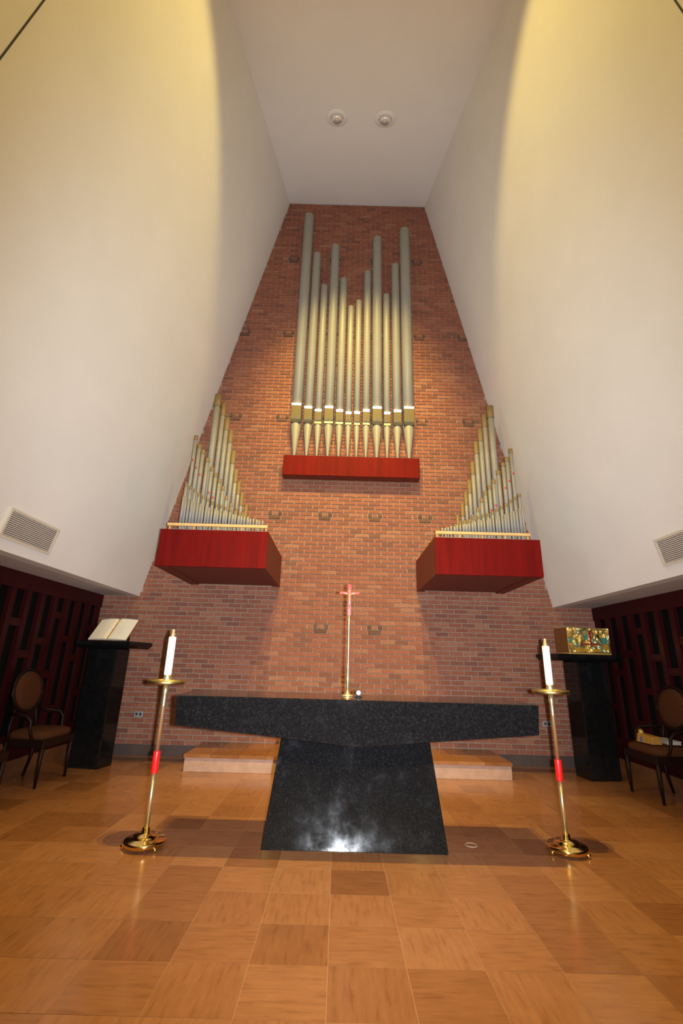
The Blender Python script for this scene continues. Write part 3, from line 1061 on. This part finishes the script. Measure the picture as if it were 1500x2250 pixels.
slab(-bw - 0.006, bw + 0.006, -0.0, bh + 0.004, -0.006, -0.006, 0.0, 0.0).build('cover', M['leather'], t, local=True)
for s in (-1, 1):
    m = MB()
    nseg = 6
    prof = [(0.0, 0.010), (0.06, 0.026), (0.2, 0.030), (0.5, 0.026), (0.8, 0.016), (1.0, 0.009)]
    for v0, v1 in ((0.006, bh),):
        for k in range(len(prof) - 1):
            (a, na), (b, nb) = prof[k], prof[k + 1]
            ua, ub = s * (0.004 + a * (bw - 0.004)), s * (0.004 + b * (bw - 0.004))
            if s > 0:
                m.hexa([bk(ua, v0, 0.0005), bk(ub, v0, 0.0005), bk(ub, v1, 0.0005), bk(ua, v1, 0.0005), bk(ua, v0, na), bk(ub, v0, nb), bk(ub, v1, nb), bk(ua, v1, na)])
            else:
                m.hexa([bk(ub, v0, 0.0005), bk(ua, v0, 0.0005), bk(ua, v1, 0.0005), bk(ub, v1, 0.0005), bk(ub, v0, nb), bk(ua, v0, na), bk(ua, v1, na), bk(ub, v1, nb)])
    m.build('page_block', M['paper'], t, local=True)
    slab(s * bw + (0.0005 if s > 0 else -0.0045), s * bw + (0.0045 if s > 0 else -0.0005), 0.006, bh, 0.0005, 0.0005, 0.010, 0.010).build('gilt_edge', M['gilt'], t, local=True)
slab(-0.0035, 0.0035, 0.006, bh - 0.01, 0.0005, 0.0005, 0.024, 0.024).build('ribbon', M['gilt'], t, local=True)
MB().hexa([(-0.18, 0.17, 0), (0.18, 0.17, 0), (0.18, 0.20, 0), (-0.18, 0.20, 0), (-0.18, 0.172, 0.20), (0.18, 0.172, 0.20), (0.18, 0.19, 0.20), (-0.18, 0.19, 0.20)]).build('book_rest', M['walnut'], t, local=True)

# gilded box with a raised rust-red sign on its door
t = thing('gilded_tabernacle', 'gilded enamelled box with a rust red cross sign on its door', 'tabernacle', (3.225, 6.29, 1.432), math.radians(2))
W_, D_, H_ = 0.275, 0.17, 0.335
MB().box(-W_, W_, -D_, D_, 0.0, 0.022).build('plinth', M['gilt'], t, local=True, bevel=0.004)
bdy = MB().box(-W_, W_, -D_ + 0.012, D_, 0.0225, H_).build('case', M['bronze'], t, local=True, bevel=0.004)
m_, nt, b_, L_ = new_mat('hammered_gold')
tc = N(nt, 'ShaderNodeTexCoord')
vor = N(nt, 'ShaderNodeTexVoronoi')
vor.inputs['Scale'].default_value = 16
L_.new(tc.outputs['Object'], vor.inputs['Vector'])
nz = noise(nt, tc.outputs['Object'], 6, 2)
L_.new(ramp(nt, [(0.40, (0.95, 0.62, 0.16)), (0.54, (0.85, 0.62, 0.22)), (0.62, (0.35, 0.55, 0.36)), (0.68, (0.90, 0.60, 0.16))], nz.outputs['Fac']), b_.inputs['Base Color'])
b_.inputs['Metallic'].default_value = 0.6
b_.inputs['Roughness'].default_value = 0.28
bump(nt, b_, nz.outputs['Fac'], 1.0, 0.25)
door = MB().box(-W_ + 0.005, W_ - 0.005, -D_ - 0.004, -D_ + 0.0115, 0.028, H_ - 0.004).build('door', m_, t, local=True, bevel=0.004)
yf = -D_ - 0.0045


def appl(name, pts, mat, th=0.006, parent=None):
    m = MB()
    k = len(pts)
    fr = [(x, yf - th, z) for x, z in pts]
    bkp = [(x, yf, z) for x, z in pts]
    m.v = fr + bkp
    m.f = [tuple(range(k)), tuple(reversed(range(k, 2 * k)))] + [(j, i, i + k, j + k) for i, j in ((i, (i + 1) % k) for i in range(k))]
    m.smooth = [False] * len(m.f)
    return m.build(name, M[mat], parent or door, local=True)


appl('sign_upright', [(0.008, 0.09), (0.030, 0.09), (0.024, 0.29), (0.000, 0.30)], 'rust')
appl('sign_crossbar', [(-0.115, 0.118), (0.0075, 0.118), (0.0075, 0.136), (-0.115, 0.140)], 'rust')
appl('sign_crossbar', [(0.0305, 0.118), (0.145, 0.118), (0.145, 0.134), (0.0305, 0.136)], 'rust')
lo = MB()
lo.tube([(0.026, yf - 0.004, 0.278), (0.046, yf - 0.004, 0.268), (0.054, yf - 0.004, 0.245), (0.048, yf - 0.004, 0.222), (0.026, yf - 0.004, 0.208)], 0.0075, 8)
lo.build('sign_loop', M['rust'], door, local=True)
for name, pts, mat in (
        ('enamel_panel', [(-0.262, 0.15), (-0.225, 0.15), (-0.225, 0.21), (-0.262, 0.20)], 'teal'),
        ('enamel_panel', [(-0.262, 0.08), (-0.232, 0.06), (-0.225, 0.14), (-0.262, 0.142)], 'amber'),
        ('enamel_panel', [(-0.262, 0.21), (-0.228, 0.22), (-0.232, 0.26), (-0.262, 0.255)], 'amber'),
        ('enamel_panel', [(0.165, 0.14), (0.225, 0.13), (0.235, 0.215), (0.170, 0.215)], 'teal'),
        ('enamel_panel', [(0.175, 0.06), (0.255, 0.06), (0.225, 0.125), (0.170, 0.13)], 'amber'),
        ('enamel_panel', [(-0.20, 0.035), (-0.02, 0.035), (-0.04, 0.07), (-0.18, 0.075)], 'amber'),
        ('enamel_panel', [(0.03, 0.035), (0.15, 0.035), (0.13, 0.075), (0.05, 0.07)], 'amber'),
        ('enamel_panel', [(-0.06, 0.19), (-0.02, 0.17), (-0.015, 0.245), (-0.05, 0.25)], 'teal')):
    appl(name, pts, mat, 0.004)

# ------------------------------------------------------------------ armchairs


def armchair(x, y, rz, label):
    """local: faces +X, origin on the floor under the seat's middle"""
    t = thing('armchair', label, 'chair', (x, y, 0), rz, group='oval back armchairs along the lattice screens')
    SD, SW = 0.22, 0.285
    for sx, sy in ((1, 1), (1, -1)):
        MB().tube([(SD - 0.02, sy * (SW - 0.025), 0.0), (SD - 0.02, sy * (SW - 0.025), 0.2), (SD - 0.02, sy * (SW - 0.025), 0.40)],
                  [0.013, 0.018, 0.024], 10).build('leg', M['walnut'], t, local=True)
    for sy in (1, -1):
        MB().tube([(-SD - 0.01, sy * (SW - 0.06), 0.0), (-SD + 0.03, sy * (SW - 0.05), 0.22), (-SD + 0.03, sy * (SW - 0.05), 0.40)],
                  [0.013, 0.018, 0.022], 10).build('leg', M['walnut'], t, local=True)
    MB().prism([(-SD, -SW + 0.04), (SD, -SW), (SD, SW), (-SD, SW - 0.04)], 0.355, 0.430).build('seat_rail', M['walnut'], t, local=True, bevel=0.008)
    m = MB()
    ps = []
    for k in range(28):
        a = 2 * math.pi * k / 28
        c, s = math.cos(a), math.sin(a)
        ps.append((math.copysign(abs(c) ** 0.35, c), math.copysign(abs(s) ** 0.35, s)))
    rings = [(0.97, 0.4305), (0.99, 0.46), (0.95, 0.49), (0.75, 0.51), (0.35, 0.518), (0.02, 0.52)]
    for r, z in rings:
        m.v += [(p[0] * r * (SD - 0.008), p[1] * r * (SW - 0.012 - 0.02 * (1 - p[0]) / 2), z) for p in ps]
    for k in range(len(rings) - 1):
        for i in range(28):
            j = (i + 1) % 28
            m.f.append((k * 28 + i, k * 28 + j, k * 28 + 28 + j, k * 28 + 28 + i))
            m.smooth.append(True)
    m.f.append(tuple(reversed(range(28))))
    m.smooth.append(False)
    m.build('seat', M['uphol'], t, local=True)
    # oval back: wooden ring and padded oval
    bx_, bz, rw, rh, rk = -SD - 0.01, 0.875, 0.245, 0.215, math.radians(8)
    ring = []
    for k in range(37):
        a = 2 * math.pi * k / 36
        dz = rh * math.sin(a)
        ring.append((bx_ - dz * math.tan(rk), rw * math.cos(a), bz + dz))
    MB().tube(ring, 0.019, 10).build('back_frame', M['walnut'], t, local=True)
    p = MB()
    for k, (rr, dx) in enumerate([(0.93, 0.0), (0.90, 0.020), (0.65, 0.032), (0.3, 0.037), (0.02, 0.038)]):
        for i in range(32):
            a = 2 * math.pi * i / 32
            dz = rh * rr * math.sin(a)
            p.v.append((bx_ - dz * math.tan(rk) + dx, rw * rr * math.cos(a), bz + dz))
    for k in range(4):
        for i in range(32):
            j = (i + 1) % 32
            p.f.append((k * 32 + i, k * 32 + j, k * 32 + 32 + j, k * 32 + 32 + i))
            p.smooth.append(True)
    p.f.append(tuple(reversed(range(32))))
    p.smooth.append(False)
    p.build('back_pad', M['uphol'], t, local=True)
    for sy in (1, -1):
        MB().tube([(-SD + 0.03, sy * (SW - 0.055), 0.41), (-SD + 0.01, sy * (SW - 0.075), 0.56), (bx_ + 0.014, sy * 0.17, 0.72)], [0.02, 0.017, 0.016], 10).build('back_post', M['walnut'], t, local=True)
        MB().tube([(-SD + 0.0, sy * (SW - 0.065), 0.655), (-SD + 0.10, sy * (SW - 0.02), 0.665), (-SD + 0.22, sy * (SW + 0.005), 0.645), (-SD + 0.265, sy * (SW + 0.005), 0.60),
                   (-SD + 0.27, sy * (SW - 0.005), 0.52), (-SD + 0.31, sy * (SW - 0.012), 0.415)], [0.014, 0.017, 0.018, 0.017, 0.015, 0.016], 10).build('arm', M['walnut'], t, local=True)
    return t


armchair(-3.13, 5.385, 0.0, 'oval back armchair with brown cushion beside the book stand')
armchair(-3.10, 4.26, 0.0, 'armchair cut by the left edge, only its seat corner in view')
armchair(3.445, 5.42, math.pi, 'oval back armchair with books on its seat beside the right lattice')

# things on the right-hand chair
t = thing('tissue_carton', 'small tan carton with blue and green marks on the right chair', 'carton', (3.345, 5.40, 0.5225), math.radians(5))
MB().hexa([(-0.06, -0.13, 0), (0.05, -0.13, 0), (0.05, 0.11, 0), (-0.06, 0.11, 0), (-0.05, -0.12, 0.075), (0.04, -0.12, 0.075), (0.04, 0.10, 0.085), (-0.05, 0.10, 0.085)]).build('box', M['tan'], t, local=True, bevel=0.004)
MB().box(-0.064, -0.0605, 0.02, 0.045, 0.004, 0.055).build('blue_mark', M['blue'], t, local=True)
MB().box(-0.064, -0.0605, -0.06, -0.035, 0.025, 0.055).build('green_mark', M['green'], t, local=True)
MB().tube([(-0.03, 0.06, 0.08), (-0.01, 0.09, 0.10), (0.01, 0.11, 0.085)], [0.02, 0.03, 0.015], 10).build('flap', M['gilt'], t, local=True)
t = thing('hymn_book', 'pale paper book lying at the rear of the right chair seat', 'book', (3.53, 5.40, 0.5225), math.radians(-6))
MB().box(-0.07, 0.07, -0.15, 0.15, 0.0, 0.006).build('cover', M['leather'], t, local=True)
MB().box(-0.068, 0.066, -0.146, 0.146, 0.0065, 0.034).build('page_block', M['white'], t, local=True)
MB().box(-0.07, 0.07, -0.15, 0.15, 0.0345, 0.040).build('cover', M['white'], t, local=True)

# outlets on the brick wall and the metal ring in the floor
for x, z, lab in ((-2.72, 0.505, 'small grey outlet plate on the bricks beside the book stand'), (2.90, 0.525, 'small grey outlet plate on the bricks beside the gilded box stand')):
    t = thing('wall_outlet', lab, 'outlet', (x, YW - 0.004, z), group='grey outlet plates on the bricks')
    MB().box(x - 0.058, x + 0.058, YW - 0.014, YW - 0.0045, z - 0.036, z + 0.036).build('plate', M['plate'], t, bevel=0.002)
    for s in (-1, 1):
        MB().box(x + s * 0.026 - 0.015, x + s * 0.026 + 0.015, YW - 0.0165, YW - 0.0145, z - 0.017, z + 0.017).build('socket', M['slot'], t)
x, y = 1.017, 3.967
o = MB().lathe([(0.036, 0.0005), (0.038, 0.004), (0.046, 0.004), (0.048, 0.0005), (0.036, 0.0005)], (x, y), 32, False).build('floor_ring', M['step'], loc=(x, y, 0))
tag(o, 'small pale ring set in the floor beside the altar base', 'floor ring')
